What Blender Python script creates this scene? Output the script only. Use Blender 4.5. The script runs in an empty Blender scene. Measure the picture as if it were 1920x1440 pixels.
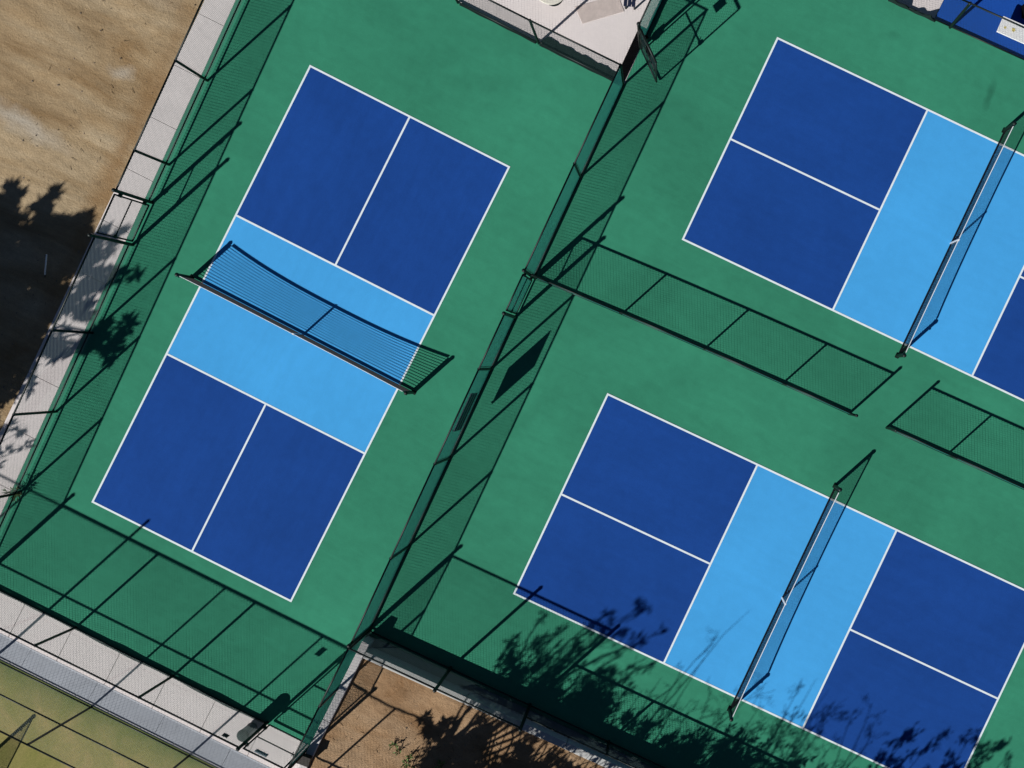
import bpy, math, random
from mathutils import Vector, Matrix
random.seed(11)
sc = bpy.context.scene
COL = sc.collection

# ------------------------------------------------------------------ camera
cam_d = bpy.data.cameras.new("camera")
cam = bpy.data.objects.new("camera", cam_d)
COL.objects.link(cam)
cam.location = (12.380, 10.384, 29.202)          # drone hovering over the courts
cam.rotation_euler = (-0.0164, -0.0057, 0.4685)
cam_d.sensor_width = 36.0
cam_d.lens = 37.19
cam_d.shift_x = -0.1537                           # the photograph is a crop of a wider frame
cam_d.shift_y = 0.0018
cam_d.clip_end = 2000
sc.camera = cam

# ------------------------------------------------------------------ light
SUN_EL, SUN_AZ = math.radians(31.9), math.radians(68.6)   # shadows run towards SUN_AZ (from +X)
SX, SY = math.cos(SUN_AZ) / math.tan(SUN_EL), math.sin(SUN_AZ) / math.tan(SUN_EL)
w = bpy.data.worlds.new("World"); sc.world = w; w.use_nodes = True
nt = w.node_tree; nt.nodes.clear()
sky = nt.nodes.new("ShaderNodeTexSky"); sky.sky_type = 'NISHITA'
sky.sun_disc = False
sky.sun_elevation = SUN_EL
sky.sun_rotation = math.atan2(-math.cos(SUN_AZ), -math.sin(SUN_AZ))
sky.air_density = 0.30; sky.dust_density = 0.0; sky.ozone_density = 1.5
bg = nt.nodes.new("ShaderNodeBackground"); bg.inputs[1].default_value = 0.05
wo = nt.nodes.new("ShaderNodeOutputWorld")
nt.links.new(sky.outputs[0], bg.inputs[0]); nt.links.new(bg.outputs[0], wo.inputs[0])
sun_d = bpy.data.lights.new("sun", 'SUN')
sun_d.energy = 5.0; sun_d.angle = math.radians(0.5); sun_d.color = (1.0, 0.985, 0.96)
sun = bpy.data.objects.new("sun", sun_d); COL.objects.link(sun)
ld = Vector((math.cos(SUN_EL) * math.cos(SUN_AZ), math.cos(SUN_EL) * math.sin(SUN_AZ), -math.sin(SUN_EL)))
sun.rotation_euler = ld.to_track_quat('-Z', 'Y').to_euler()
sun.location = (-10, -30, 25)
sc.view_settings.view_transform = 'Standard'
sc.view_settings.look = 'None'
sc.view_settings.exposure = 0.15
sc.view_settings.gamma = 1.0
sc.view_settings.use_curve_mapping = False

# ------------------------------------------------------------------ materials
class NT:
    def __init__(s, name):
        s.m = bpy.data.materials.new(name); s.m.use_nodes = True
        s.t = s.m.node_tree; s.b = s.t.nodes["Principled BSDF"]
        s.tc = s.t.nodes.new("ShaderNodeTexCoord")
    def n(s, typ, **kw):
        x = s.t.nodes.new(typ)
        for k, v in kw.items(): setattr(x, k, v)
        return x
    def l(s, a, b): s.t.links.new(a, b)
    def mapping(s, scale=(1, 1, 1), rot=(0, 0, 0), loc=(0, 0, 0)):
        mp = s.n("ShaderNodeMapping")
        mp.inputs["Scale"].default_value = scale; mp.inputs["Rotation"].default_value = rot
        mp.inputs["Location"].default_value = loc
        s.l(s.tc.outputs["Object"], mp.inputs[0]); return mp.outputs[0]
    def noise(s, vec, scale, detail=4, rough=0.55, dist=0.0):
        x = s.n("ShaderNodeTexNoise")
        x.inputs["Scale"].default_value = scale; x.inputs["Detail"].default_value = detail
        x.inputs["Roughness"].default_value = rough; x.inputs["Distortion"].default_value = dist
        s.l(vec, x.inputs["Vector"]); return x.outputs["Fac"]
    def ramp(s, f, stops):
        r = s.n("ShaderNodeValToRGB"); e = r.color_ramp.elements
        e[0].position, e[0].color = stops[0][0], (*stops[0][1], 1)
        e[1].position, e[1].color = stops[1][0], (*stops[1][1], 1)
        for p, c in stops[2:]:
            k = e.new(p); k.color = (*c, 1)
        s.l(f, r.inputs[0]); return r.outputs[0]
    def mix(s, a, b, fac, mode='MIX'):
        x = s.n("ShaderNodeMix", data_type='RGBA', blend_type=mode)
        for sock, v in ((x.inputs[6], a), (x.inputs[7], b)):
            if isinstance(v, tuple): sock.default_value = (*v, 1)
            else: s.l(v, sock)
        if isinstance(fac, (int, float)): x.inputs[0].default_value = fac
        else: s.l(fac, x.inputs[0])
        return x.outputs[2]
    def grey(s, f, lo, hi): return s.ramp(f, [(0.25, (lo,) * 3), (0.75, (hi,) * 3)])
    def ellipse(s, c, ang, a, b, soft=0.5, wob=0.0):
        """mask that is 1 inside an ellipse lying on the ground (object coordinates)"""
        v = s.tc.outputs["Object"]
        if wob:
            nz = s.n("ShaderNodeTexNoise"); nz.inputs["Scale"].default_value = 2.2
            nz.inputs["Detail"].default_value = 3
            s.l(v, nz.inputs["Vector"])
            add = s.n("ShaderNodeVectorMath", operation='MULTIPLY_ADD')
            s.l(nz.outputs["Color"], add.inputs[0]); add.inputs[1].default_value = (wob, wob, 0)
            s.l(v, add.inputs[2]); v = add.outputs[0]
        sub = s.n("ShaderNodeVectorMath", operation='SUBTRACT')
        s.l(v, sub.inputs[0]); sub.inputs[1].default_value = (c[0] + wob / 2, c[1] + wob / 2, 0)
        mp = s.n("ShaderNodeMapping"); s.l(sub.outputs[0], mp.inputs[0])
        mp.vector_type = 'TEXTURE'
        mp.inputs["Rotation"].default_value = (0, 0, ang); mp.inputs["Scale"].default_value = (a, b, 1e6)
        ln = s.n("ShaderNodeVectorMath", operation='LENGTH'); s.l(mp.outputs[0], ln.inputs[0])
        mr = s.n("ShaderNodeMapRange"); s.l(ln.outputs["Value"], mr.inputs[0])
        mr.inputs[1].default_value = 1.0; mr.inputs[2].default_value = 1.0 - soft
        mr.inputs[3].default_value = 0.0; mr.inputs[4].default_value = 1.0
        return mr.outputs[0]
    def mul(s, f, k):
        x = s.n("ShaderNodeMath", operation='MULTIPLY'); s.l(f, x.inputs[0])
        if isinstance(k, (int, float)): x.inputs[1].default_value = k
        else: s.l(k, x.inputs[1])
        return x.outputs[0]
    def bump(s, f, strength, dist):
        x = s.n("ShaderNodeBump"); x.inputs["Strength"].default_value = strength
        x.inputs["Distance"].default_value = dist
        s.l(f, x.inputs["Height"]); s.l(x.outputs[0], s.b.inputs["Normal"])
    def done(s, col, rough=0.8, spec=0.3, metal=0.0):
        if isinstance(col, tuple): s.b.inputs["Base Color"].default_value = (*col, 1)
        else: s.l(col, s.b.inputs["Base Color"])
        s.b.inputs["Roughness"].default_value = rough
        s.b.inputs["Specular IOR Level"].default_value = spec
        s.b.inputs["Metallic"].default_value = metal
        return s.m

def acrylic(name, col, var=0.10, stains=(), fine=0.10):
    s = NT(name)
    v = s.mapping()
    c = s.mix(col, s.grey(s.noise(v, 0.22, 5, 0.6, 0.6), 1 - var, 1 + var), 1.0, 'MULTIPLY')
    c = s.mix(c, s.grey(s.noise(s.mapping((0.5, 2.6, 1), (0, 0, 0.35)), 1.1, 4, 0.6, 1.2), 1 - var * .38, 1 + var * .38), 1.0, 'MULTIPLY')
    c = s.mix(c, s.grey(s.noise(v, 3.5, 4, 0.6, 0.3), 1 - var * .4, 1 + var * .4), 1.0, 'MULTIPLY')
    c = s.mix(c, s.grey(s.noise(v, 42.0, 2, 0.7), 1 - fine, 1 + fine), 1.0, 'MULTIPLY')
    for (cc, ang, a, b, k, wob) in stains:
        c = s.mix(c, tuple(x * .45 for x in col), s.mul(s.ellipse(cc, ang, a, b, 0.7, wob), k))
    s.bump(s.noise(v, 160.0, 2, 0.7), 0.25, 0.002)
    return s.done(c, 0.9, 0.08)

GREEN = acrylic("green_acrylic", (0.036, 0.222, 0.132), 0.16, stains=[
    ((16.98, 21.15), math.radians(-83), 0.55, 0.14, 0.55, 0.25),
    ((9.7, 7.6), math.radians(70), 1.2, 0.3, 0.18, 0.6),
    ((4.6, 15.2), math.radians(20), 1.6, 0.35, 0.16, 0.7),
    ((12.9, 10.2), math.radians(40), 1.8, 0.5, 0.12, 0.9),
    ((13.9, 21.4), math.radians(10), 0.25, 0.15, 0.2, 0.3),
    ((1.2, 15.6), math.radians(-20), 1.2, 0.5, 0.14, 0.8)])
NAVY = acrylic("dark_blue_acrylic", (0.0105, 0.060, 0.270), 0.14)
SKYB = acrylic("light_blue_acrylic", (0.062, 0.362, 0.75), 0.08, fine=0.05)
ROYAL = acrylic("royal_blue_acrylic", (0.012, 0.075, 0.36), 0.08)
s = NT("line_paint"); LINE = s.done(s.mix((0.78, 0.86, 0.89), s.grey(s.noise(s.mapping(), 5, 6, .75), .84, 1.05), 1.0, 'MULTIPLY'), 0.75)

def concrete(name, col, seed=0.0, var=0.1):
    s = NT(name); v = s.mapping(loc=(seed, seed, 0))
    c = s.mix(col, s.grey(s.noise(v, 0.8, 5, 0.65, .5), 1 - var, 1 + var * .7), 1.0, 'MULTIPLY')
    c = s.mix(c, s.grey(s.noise(v, 9, 5, 0.7), 1 - var * .5, 1 + var * .5), 1.0, 'MULTIPLY')
    c = s.mix(c, s.grey(s.noise(v, 90, 2, 0.7), 1 - var * .6, 1 + var * .6), 1.0, 'MULTIPLY')
    st = s.ramp(s.noise(v, 2.3, 6, 0.7, 1.0), [(0.60, (0, 0, 0)), (0.75, (1, 1, 1))])
    c = s.mix(c, tuple(x * .72 for x in col), s.mul(st, 0.35))
    s.bump(s.noise(v, 60, 3, .7), 0.2, 0.004)
    return s.done(c, 0.9, 0.2)
CONC = concrete("pale_concrete", (0.74, 0.675, 0.65))
CONC_B = concrete("pinkish_concrete", (0.76, 0.69, 0.665), 3.1, 0.07)
CONC_WALL = concrete("wall_concrete", (0.50, 0.50, 0.48), 5.0, 0.14)
CONC_GREY = concrete("blue_grey_concrete", (0.45, 0.475, 0.515), 7.7, 0.16)
CONC_DK = concrete("shaded_concrete", (0.20, 0.235, 0.25), 4.4, 0.2)  # apron concrete with the retaining wall's shade put into its darker colour
JOINT = concrete("joint_filler", (0.20, 0.17, 0.15), 2.0)
KERB = concrete("kerb_concrete", (0.68, 0.65, 0.63), 9.0, .14)

def dirt(name, cols, streak, white=()):
    s = NT(name)
    v = s.mapping()
    st = s.mapping((streak, 1.0, 1), (0, 0, -0.06))
    c = s.ramp(s.noise(st, 0.75, 7, 0.62, 0.8), [(0.32, cols[0]), (0.5, cols[1]), (0.68, cols[2])])
    c = s.mix(c, s.grey(s.noise(s.mapping((streak * .8, 1.6, 1), (0, 0, .05)), 2.3, 6, 0.7, 0.5), .74, 1.18), 1.0, 'MULTIPLY')
    c = s.mix(c, s.grey(s.noise(v, 5.0, 6, 0.75), .85, 1.13), 1.0, 'MULTIPLY')
    c = s.mix(c, s.grey(s.noise(v, 38.0, 4, 0.8), .76, 1.22), 1.0, 'MULTIPLY')
    dk = s.ramp(s.noise(v, 11.0, 6, 0.8, .4), [(0.63, (0, 0, 0)), (0.72, (1, 1, 1))])
    c = s.mix(c, tuple(x * .42 for x in cols[0]), s.mul(dk, 0.55))
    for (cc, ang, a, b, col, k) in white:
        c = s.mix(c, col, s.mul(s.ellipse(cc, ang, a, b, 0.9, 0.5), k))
    s.bump(s.noise(v, 16.0, 8, 0.75), 0.6, 0.05)
    return s.done(c, 0.95, 0.1)
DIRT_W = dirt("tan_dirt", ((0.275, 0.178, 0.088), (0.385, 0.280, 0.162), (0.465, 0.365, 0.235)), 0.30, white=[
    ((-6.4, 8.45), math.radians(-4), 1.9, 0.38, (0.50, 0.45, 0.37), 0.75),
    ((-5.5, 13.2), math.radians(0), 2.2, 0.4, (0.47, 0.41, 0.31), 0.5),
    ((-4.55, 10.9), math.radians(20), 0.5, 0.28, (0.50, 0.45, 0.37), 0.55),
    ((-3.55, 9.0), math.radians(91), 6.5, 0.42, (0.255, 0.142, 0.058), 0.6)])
DIRT_S = dirt("orange_dirt", ((0.265, 0.150, 0.072), (0.375, 0.240, 0.135), (0.43, 0.295, 0.18)), 0.75)

s = NT("turf")
v = s.mapping()
c = s.ramp(s.noise(v, 0.9, 6, 0.65, .6), [(0.35, (0.225, 0.22, 0.066)), (0.55, (0.292, 0.255, 0.094)), (0.72, (0.375, 0.29, 0.122))])
c = s.mix(c, s.grey(s.noise(v, 30, 4, 0.8), .75, 1.25), 1.0, 'MULTIPLY')
c = s.mix(c, s.grey(s.noise(v, 120, 2, 0.8), .75, 1.25), 1.0, 'MULTIPLY')
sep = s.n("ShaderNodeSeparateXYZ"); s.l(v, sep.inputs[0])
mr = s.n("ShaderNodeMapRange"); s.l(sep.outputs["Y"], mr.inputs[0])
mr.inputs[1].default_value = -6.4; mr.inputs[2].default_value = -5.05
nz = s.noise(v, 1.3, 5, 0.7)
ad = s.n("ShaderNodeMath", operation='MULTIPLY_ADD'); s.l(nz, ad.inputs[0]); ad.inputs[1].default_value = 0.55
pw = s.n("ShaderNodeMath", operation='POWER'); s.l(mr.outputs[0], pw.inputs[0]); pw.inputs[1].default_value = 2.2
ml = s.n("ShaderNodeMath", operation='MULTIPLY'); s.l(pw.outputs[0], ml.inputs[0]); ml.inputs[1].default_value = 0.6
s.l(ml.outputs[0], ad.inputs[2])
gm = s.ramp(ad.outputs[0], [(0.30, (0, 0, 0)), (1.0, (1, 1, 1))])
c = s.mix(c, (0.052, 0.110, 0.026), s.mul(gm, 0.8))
s.bump(s.noise(v, 150, 3, .8), .6, .02)
TURF = s.done(c, 0.95, 0.05)

def paint(name, col, rough=0.45, spec=0.5, var=0.15, sc_=8.0):
    s = NT(name)
    c = s.mix(col, s.grey(s.noise(s.mapping(), sc_, 4, .6), 1 - var, 1 + var), 1.0, 'MULTIPLY')
    return s.done(c, rough, spec)
STEEL = paint("dark_green_steel", (0.005, 0.011, 0.010), 0.5, 0.28)
WIRE = paint("grey_green_wire", (0.20, 0.245, 0.23), 0.5, 0.3, 0.1)
WIRE_T = paint("teal_coated_wire", (0.026, 0.235, 0.185), 0.5, 0.3, 0.1)
WIRE_D = paint("dark_coated_wire", (0.010, 0.028, 0.027), 0.5, 0.3, 0.1)
BLACK = paint("black_cord", (0.006, 0.006, 0.008), 0.7, 0.2)
TAPE = paint("white_tape", (0.78, 0.78, 0.78), 0.7, 0.3, 0.06)
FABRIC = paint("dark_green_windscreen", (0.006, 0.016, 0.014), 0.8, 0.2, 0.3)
RUBBER = paint("black_rubber", (0.004, 0.004, 0.0045), 0.95, 0.02, 0.3)
BIN = paint("slate_plastic", (0.030, 0.052, 0.075), 0.6, 0.2, 0.2)
PLATE = paint("grey_blue_plate", (0.10, 0.16, 0.24), 0.5, 0.5, 0.15)
SIGNB = paint("sign_back", (0.045, 0.055, 0.085), 0.5, 0.4, 0.35, 3.0)
BROWN = paint("dark_brown_metal", (0.022, 0.016, 0.012), 0.6, 0.3, 0.3)
WHITE = paint("white_paint", (0.86, 0.86, 0.85), 0.6, 0.2, 0.015)
CREAM = paint("cream_paint", (0.74, 0.70, 0.60), 0.6, 0.3, 0.05, 3.0)
MAT = paint("tan_mat", (0.56, 0.475, 0.435), 0.95, 0.1, 0.12, 5.0)
NAVYM = paint("navy_seat", (0.012, 0.018, 0.045), 0.5, 0.4)
YELLOW = paint("pale_yellow", (0.62, 0.50, 0.14), 0.6, 0.3, 0.25, 40)
BARK = paint("bark", (0.11, 0.075, 0.05), 0.95, 0.1, 0.4, 12)
LEAF = paint("leaf_green", (0.045, 0.085, 0.022), 0.6, 0.3, 0.45, 1.6)
LEAF2 = paint("leaf_olive", (0.065, 0.080, 0.030), 0.6, 0.3, 0.45, 1.8)
WEED = paint("weed_green", (0.13, 0.21, 0.055), 0.6, 0.3, 0.3, 9)
STONE = paint("pebble_grey", (0.22, 0.17, 0.12), 0.9, 0.2, 0.5, 2.5)
TWIG = paint("dry_twig", (0.12, 0.075, 0.04), 0.9, 0.1, 0.4, 4)

# ------------------------------------------------------------------ mesh helpers
class MB:
    def __init__(s): s.v, s.f = [], []
    def box(s, c, size, rot=0.0):
        x, y, z = (d / 2 for d in size); ca, sa = math.cos(rot), math.sin(rot); k = len(s.v)
        for dx, dy, dz in ((-x, -y, -z), (x, -y, -z), (x, y, -z), (-x, y, -z), (-x, -y, z), (x, -y, z), (x, y, z), (-x, y, z)):
            s.v.append((c[0] + ca * dx - sa * dy, c[1] + sa * dx + ca * dy, c[2] + dz))
        for q in ((3, 2, 1, 0), (4, 5, 6, 7), (0, 1, 5, 4), (1, 2, 6, 5), (2, 3, 7, 6), (3, 0, 4, 7)):
            s.f.append(tuple(k + i for i in q))
        return s
    def prism(s, pts, z0, z1):
        if sum(pts[i - 1][0] * pts[i][1] - pts[i][0] * pts[i - 1][1] for i in range(len(pts))) < 0: pts = pts[::-1]
        k, n = len(s.v), len(pts)
        s.v += [(x, y, z0) for x, y in pts] + [(x, y, z1) for x, y in pts]
        s.f.append(tuple(k + i for i in reversed(range(n)))); s.f.append(tuple(k + n + i for i in range(n)))
        for i in range(n):
            j = (i + 1) % n; s.f.append((k + i, k + j, k + n + j, k + n + i))
        return s
    def sheet(s, pts, z):
        k = len(s.v); s.v += [(x, y, z) for x, y in pts]; s.f.append(tuple(range(k, k + len(pts)))); return s
    def tube(s, a, b, r0, r1=None, n=8, caps=True):
        a, b = Vector(a), Vector(b); r1 = r0 if r1 is None else r1
        d = (b - a)
        if d.length < 1e-6: return s
        d.normalize()
        u = d.orthogonal().normalized(); w_ = d.cross(u); k = len(s.v)
        for p, r in ((a, r0), (b, r1)):
            for i in range(n):
                t = 2 * math.pi * i / n; q = p + u * (r * math.cos(t)) + w_ * (r * math.sin(t)); s.v.append(tuple(q))
        for i in range(n):
            j = (i + 1) % n; s.f.append((k + i, k + j, k + n + j, k + n + i))
        if caps:
            s.f.append(tuple(k + i for i in reversed(range(n)))); s.f.append(tuple(k + n + i for i in range(n)))
        return s
    def lathe(s, prof, c=(0, 0, 0), n=20):
        k = len(s.v); m = len(prof)
        for r, z in prof:
            for i in range(n):
                t = 2 * math.pi * i / n; s.v.append((c[0] + r * math.cos(t), c[1] + r * math.sin(t), c[2] + z))
        for q in range(m - 1):
            for i in range(n):
                j = (i + 1) % n; s.f.append((k + q * n + i, k + q * n + j, k + (q + 1) * n + j, k + (q + 1) * n + i))
        s.f.append(tuple(k + i for i in reversed(range(n)))); s.f.append(tuple(k + (m - 1) * n + i for i in range(n)))
        return s
    def leaf(s, p, d, up, L, W):
        d = d.normalized(); side = d.cross(up)
        if side.length < 1e-3: side = d.orthogonal()
        side.normalize(); k = len(s.v); nrm = side.cross(d)
        a = p; b = p + d * (L * .45) + side * (W * .5) + nrm * (W * .12); c = p + d * L; e = p + d * (L * .45) - side * (W * .5) + nrm * (W * .12)
        s.v += [tuple(a), tuple(b), tuple(c), tuple(e)]; s.f += [(k, k + 1, k + 2), (k, k + 2, k + 3)]
        return s
    def rock(s, c, r):
        k = len(s.v); a = random.random() * 6.28
        for i in range(4):
            t = a + i * 1.571 + random.uniform(-.3, .3); rr = r * random.uniform(.7, 1.3)
            s.v.append((c[0] + rr * math.cos(t), c[1] + rr * math.sin(t), c[2]))
        s.v.append((c[0] + r * random.uniform(-.3, .3), c[1] + r * random.uniform(-.3, .3), c[2] + r * random.uniform(.3, .5)))
        for i in range(4): s.f.append((k + i, k + (i + 1) % 4, k + 4))
        return s
    def build(s, name, m, parent=None, smooth=False, kind=None):
        me = bpy.data.meshes.new(name); me.from_pydata(s.v, [], s.f); me.update()
        if smooth:
            me.polygons.foreach_set("use_smooth", [True] * len(me.polygons))
        me.materials.append(m)
        o = bpy.data.objects.new(name, me); COL.objects.link(o)
        if parent: o.parent = parent
        if kind: o["kind"] = kind
        return o

def bevel(o, width, seg=2):
    b = o.modifiers.new("bevel", 'BEVEL'); b.width = width; b.segments = seg; b.limit_method = 'ANGLE'
    return o

def empty(name, loc=(0, 0, 0), rot=0.0):
    o = bpy.data.objects.new(name, None); COL.objects.link(o)
    o.location = loc; o.rotation_euler = (0, 0, rot); o.empty_display_size = 0.2; return o

def tag(o, label, cat, group=None):
    o["label"] = label; o["category"] = cat
    if group: o["group"] = group
    return o
def struct(o): o["kind"] = "structure"; return o

# ------------------------------------------------------------------ ground
def fw(y): return -1.935 - 0.0335 * y           # line of the fence beside the dirt lot
def fm(y): return 8.40 - 0.031 * y if y > 0.37 else 8.385   # line of the fence between the courts
def south_y(x): return 0.255 + 0.030 * (x - 8.4)    # line of the fence along the raised bed
def north_y(x): return 22.22 + 0.050 * (x - 13.3)
def path_l(y): return -3.27 - 0.0190 * (y - 8)
def court_w(y): return fw(y) - 0.21

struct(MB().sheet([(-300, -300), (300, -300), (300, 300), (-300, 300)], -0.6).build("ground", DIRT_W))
# dirt lot beside the path, gently uneven
mb = MB(); nx, ny = 60, 90
for j in range(ny + 1):
    for i in range(nx + 1):
        y = -14 + 44 * j / ny; x1 = path_l(y) - 0.004; t = (i / nx) ** 0.7; x = -30 + (x1 + 30) * t
        edge = min(1.0, (x1 - x) / 0.6)
        z = -0.035 + edge * (0.035 * math.sin(x * 1.7 + y * .9) * math.sin(y * 1.3 - x * .4) + random.uniform(-.008, .008)) - 0.02 * (1 - edge)
        mb.v.append((x, y, z))
for j in range(ny):
    for i in range(nx):
        k = j * (nx + 1) + i; mb.f.append((k, k + 1, k + nx + 2, k + nx + 1))
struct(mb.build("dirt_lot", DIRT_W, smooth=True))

# green court surface, one slab round the patio and the raised bed
ys = [-3.35, 3, 8, 14, 20, 30]
poly = [(court_w(y), y) for y in reversed(ys)]
poly += [(8.40, -3.35), (8.40, 0.12), (60, south_y(60) - .18), (60, north_y(60) + .02), (7.68, north_y(7.68) + .02), (7.68, 22.0), (fm(16.86) + .03, 16.79), (2.80, 16.79), (2.80, 30)]
struct(MB().prism(poly, -0.3, 0.0).build("court_surface", GREEN))

def slab_path(name, strips, m, joint, z=0.0):
    root = struct(empty(name))
    for pts in strips:
        bevel(MB().prism(pts, z - 0.12, z).build("paving_slab", m, root), 0.006, 1)
    return root
# path beside the dirt lot
strips = []; y = -13.2
while y < 29:
    y1 = y + 1.56; g = 0.006
    strips.append([(path_l(y + g), y + g), (court_w(y + g) - .004, y + g), (court_w(y1 - g) - .004, y1 - g), (path_l(y1 - g), y1 - g)])
    y = y1
strips = [p for p in strips if p[0][1] > -3.0]
slab_path("concrete_path", strips, CONC, JOINT)
struct(MB().prism([(path_l(-14), -14), (court_w(-14) - .05, -14), (court_w(29) - .05, 29), (path_l(29), 29)], -0.2, -0.018).build("path_bed", JOINT))
# path along the end of the single court
strips = []; x = -3.35
while x < 8.3:
    x1 = min(x + 1.47, 8.38); g = 0.006
    strips.append([(x + g, -4.40), (x1 - g, -4.40), (x1 - g, -3.358), (x + g, -3.358)]); x = x1
    if x1 > 8.3: break
slab_path("concrete_path", strips, CONC_B, JOINT)
struct(MB().prism([(-12, -4.43), (8.38, -4.43), (8.38, -3.37), (-12, -3.37)], -0.2, -0.018).build("path_bed", JOINT))
# sloping blue-grey gutter between path and turf, in cast lengths
gut = struct(empty("gutter"))
x = -12.0
while x < 8.3:
    x1 = min(x + 2.05, 8.38); m_ = MB(); k = 0
    prof = [(-4.408, 0.0), (-4.45, 0.0), (-4.95, 0.105), (-4.95, -0.2), (-4.408, -0.2)]
    for xx in (x + .004, x1 - .004): m_.v += [(xx, py, pz) for py, pz in prof]
    for i in range(5):
        j = (i + 1) % 5; m_.f.append((i, j, 5 + j, 5 + i))
    m_.f += [(4, 3, 2, 1, 0), (5, 6, 7, 8, 9)]
    m_.build("gutter_length", CONC_GREY, gut); x = x1
kb = struct(empty("turf_kerb")); x = -12.0
while x < 8.3:
    x1 = min(x + 1.0, 8.38)
    bevel(MB().box(((x + x1) / 2, -4.987, 0.0), (x1 - x - .006, 0.068, 0.25)).build("kerb_stone", KERB, kb), .008, 1); x = x1
# turf court
mb = MB(); nx, ny = 60, 40
for j in range(ny + 1):
    for i in range(nx + 1):
        mb.v.append((-25 + 33.38 * i / nx, -25 + 19.975 * j / ny, 0.085 + random.uniform(-.004, .004)))
for j in range(ny):
    for i in range(nx):
        k = j * (nx + 1) + i; mb.f.append((k, k + 1, k + nx + 2, k + nx + 1))
struct(mb.build("turf", TURF, smooth=True))

# raised dirt bed held by low concrete walls
BZ = 0.44
def wall_n(x): return -0.135 + 0.040 * (x - 8.6)
mb = MB(); nx, ny = 110, 60
for j in range(ny + 1):
    for i in range(nx + 1):
        x = 8.64 + 50 * (i / nx) ** 1.3; yt = wall_n(x) - .195; y = yt - 24 * (j / ny) ** 1.5
        z = BZ + 0.03 * math.sin(x * 2.1) * math.sin(y * 1.7 + x) + random.uniform(-.012, .012) - (0.02 if j == 0 or i == 0 else 0)
        mb.v.append((x, y, z))
for j in range(ny):
    for i in range(nx):
        k = j * (nx + 1) + i; mb.f.append((k + nx + 1, k + nx + 2, k + 1, k))
struct(mb.build("raised_bed", DIRT_S, smooth=True))
# apron between the fence and the wall
struct(MB().prism([(8.645, 0.118), (8.645, wall_n(8.645) + .002), (60, wall_n(60) + .002), (60, south_y(60) - .184)], -0.3, -0.004).build("apron", CONC_DK))
rw = tag(empty("retaining_wall", (8.6, -0.2, 0)), "low pale concrete retaining wall between the fence and the shaded orange dirt bed", "wall")
x = 8.643
while x < 58:
    x1 = min(x + 3.0, 58); g = .005
    bevel(MB().prism([(x + g - 8.6, wall_n(x) - .2 + .2), (x + g - 8.6, wall_n(x) + .2), (x1 - g - 8.6, wall_n(x1) + .2), (x1 - g - 8.6, wall_n(x1) - .2 + .2)], -0.3, 0.52).build("wall_section", CONC_WALL, rw), .01, 1)
    x = x1
kw = tag(empty("retaining_wall", (8.53, 0, 0)), "white topped concrete edging wall beside the fence between the courts and the orange dirt corner", "wall")
y = 0.10
while y > -12:
    y1 = y - 2.4
    bevel(MB().box((0, (y + y1) / 2, 0.125), (0.21, 2.39, 0.85)).build("wall_section", KERB, kw), .012, 1); y = y1

# patio behind the single court and the ground beyond the upper right fence
struct(MB().prism([(2.80, 16.802), (fm(16.86) + .02, 16.802), (7.672, 22.0), (7.672, 30), (2.80, 30)], -0.3, 0.006).build("patio", CONC_B))
pts_n = lambda a, b, top: [(a, north_y(a) + .032), (b, north_y(b) + .032), (b, top), (a, top)]
struct(MB().prism(pts_n(7.69, 14.68, 40), -0.3, 0.004).build("patio", CONC_B))
struct(MB().prism(pts_n(14.688, 60, 40), -0.3, 0.006).build("blue_court_surface", ROYAL))

# ------------------------------------------------------------------ painted courts
W_, L_, K_ = 6.096, 13.411, 4.572
def court(x0, y0, rot):
    root = struct(empty("pickleball_court", (x0, y0, 0), rot))
    hw = 0.026
    def rect(nm, a, b, c, d, z, m): MB().sheet([(a, b), (c, b), (c, d), (a, d)], z).build(nm, m, root)
    for a, b in ((0, K_), (L_ - K_, L_)):
        rect("service_box", a, 0, b, W_ / 2, 0.004, NAVY); rect("service_box", a, W_ / 2, b, W_, 0.004, NAVY)
    rect("kitchen_zone", K_, 0, L_ - K_, W_, 0.004, SKYB)
    for yy in (0, W_): rect("court_line", -hw, yy - hw, L_ + hw, yy + hw, 0.008, LINE)
    for xx in (0, K_, L_ - K_, L_): rect("court_line", xx - hw, hw, xx + hw, W_ - hw, 0.008, LINE)
    for a, b in ((0, K_), (L_ - K_, L_)): rect("court_line", a + hw, W_ / 2 - hw, b - hw, W_ / 2 + hw, 0.008, LINE)
    return root
court(W_, 0.0, math.pi / 2)
court(11.2529, 13.8038, 0.0277)
court(11.5066, 2.9641, 0.0287)

# ------------------------------------------------------------------ chain link
def mesh_panel(mb, a, b, z0, z1, pitch=0.086, r=0.0031, k=1.36):
    """woven diamond wire between two ground points a and b: every wire is a thin three-sided rod running k along for 1 up"""
    a = Vector((*a, 0)); b = Vector((*b, 0)); d = b - a; Ln = d.length; d.normalize(); h = z1 - z0; w_ = h * k
    nrm = Vector((-d.y, d.x, 0))
    for sgn in (1, -1):
        off = nrm * (r * 0.8 * sgn)
        for q in range(-math.ceil(w_ / pitch), math.ceil(Ln / pitch) + 1):
            s0 = q * pitch + (0 if sgn > 0 else pitch * 0.5)
            s_a, s_b = max(s0, 0.0), min(s0 + w_, Ln)
            if s_b - s_a < 0.02: continue
            z_a, z_b = (s_a - s0) / k, (s_b - s0) / k
            if sgn < 0: z_a, z_b = h - z_a, h - z_b
            mb.tube(a + d * s_a + off + Vector((0, 0, z0 + z_a)), a + d * s_b + off + Vector((0, 0, z0 + z_b)), r, n=3, caps=False)

def post_mb(h, r, loc=(0, 0, 0)):
    return MB().lathe([(r, 0), (r, h), (r * 1.18, h + .004), (r * 1.18, h + .03), (r * .75, h + .052), (r * .2, h + .06)], loc, 12)

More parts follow.
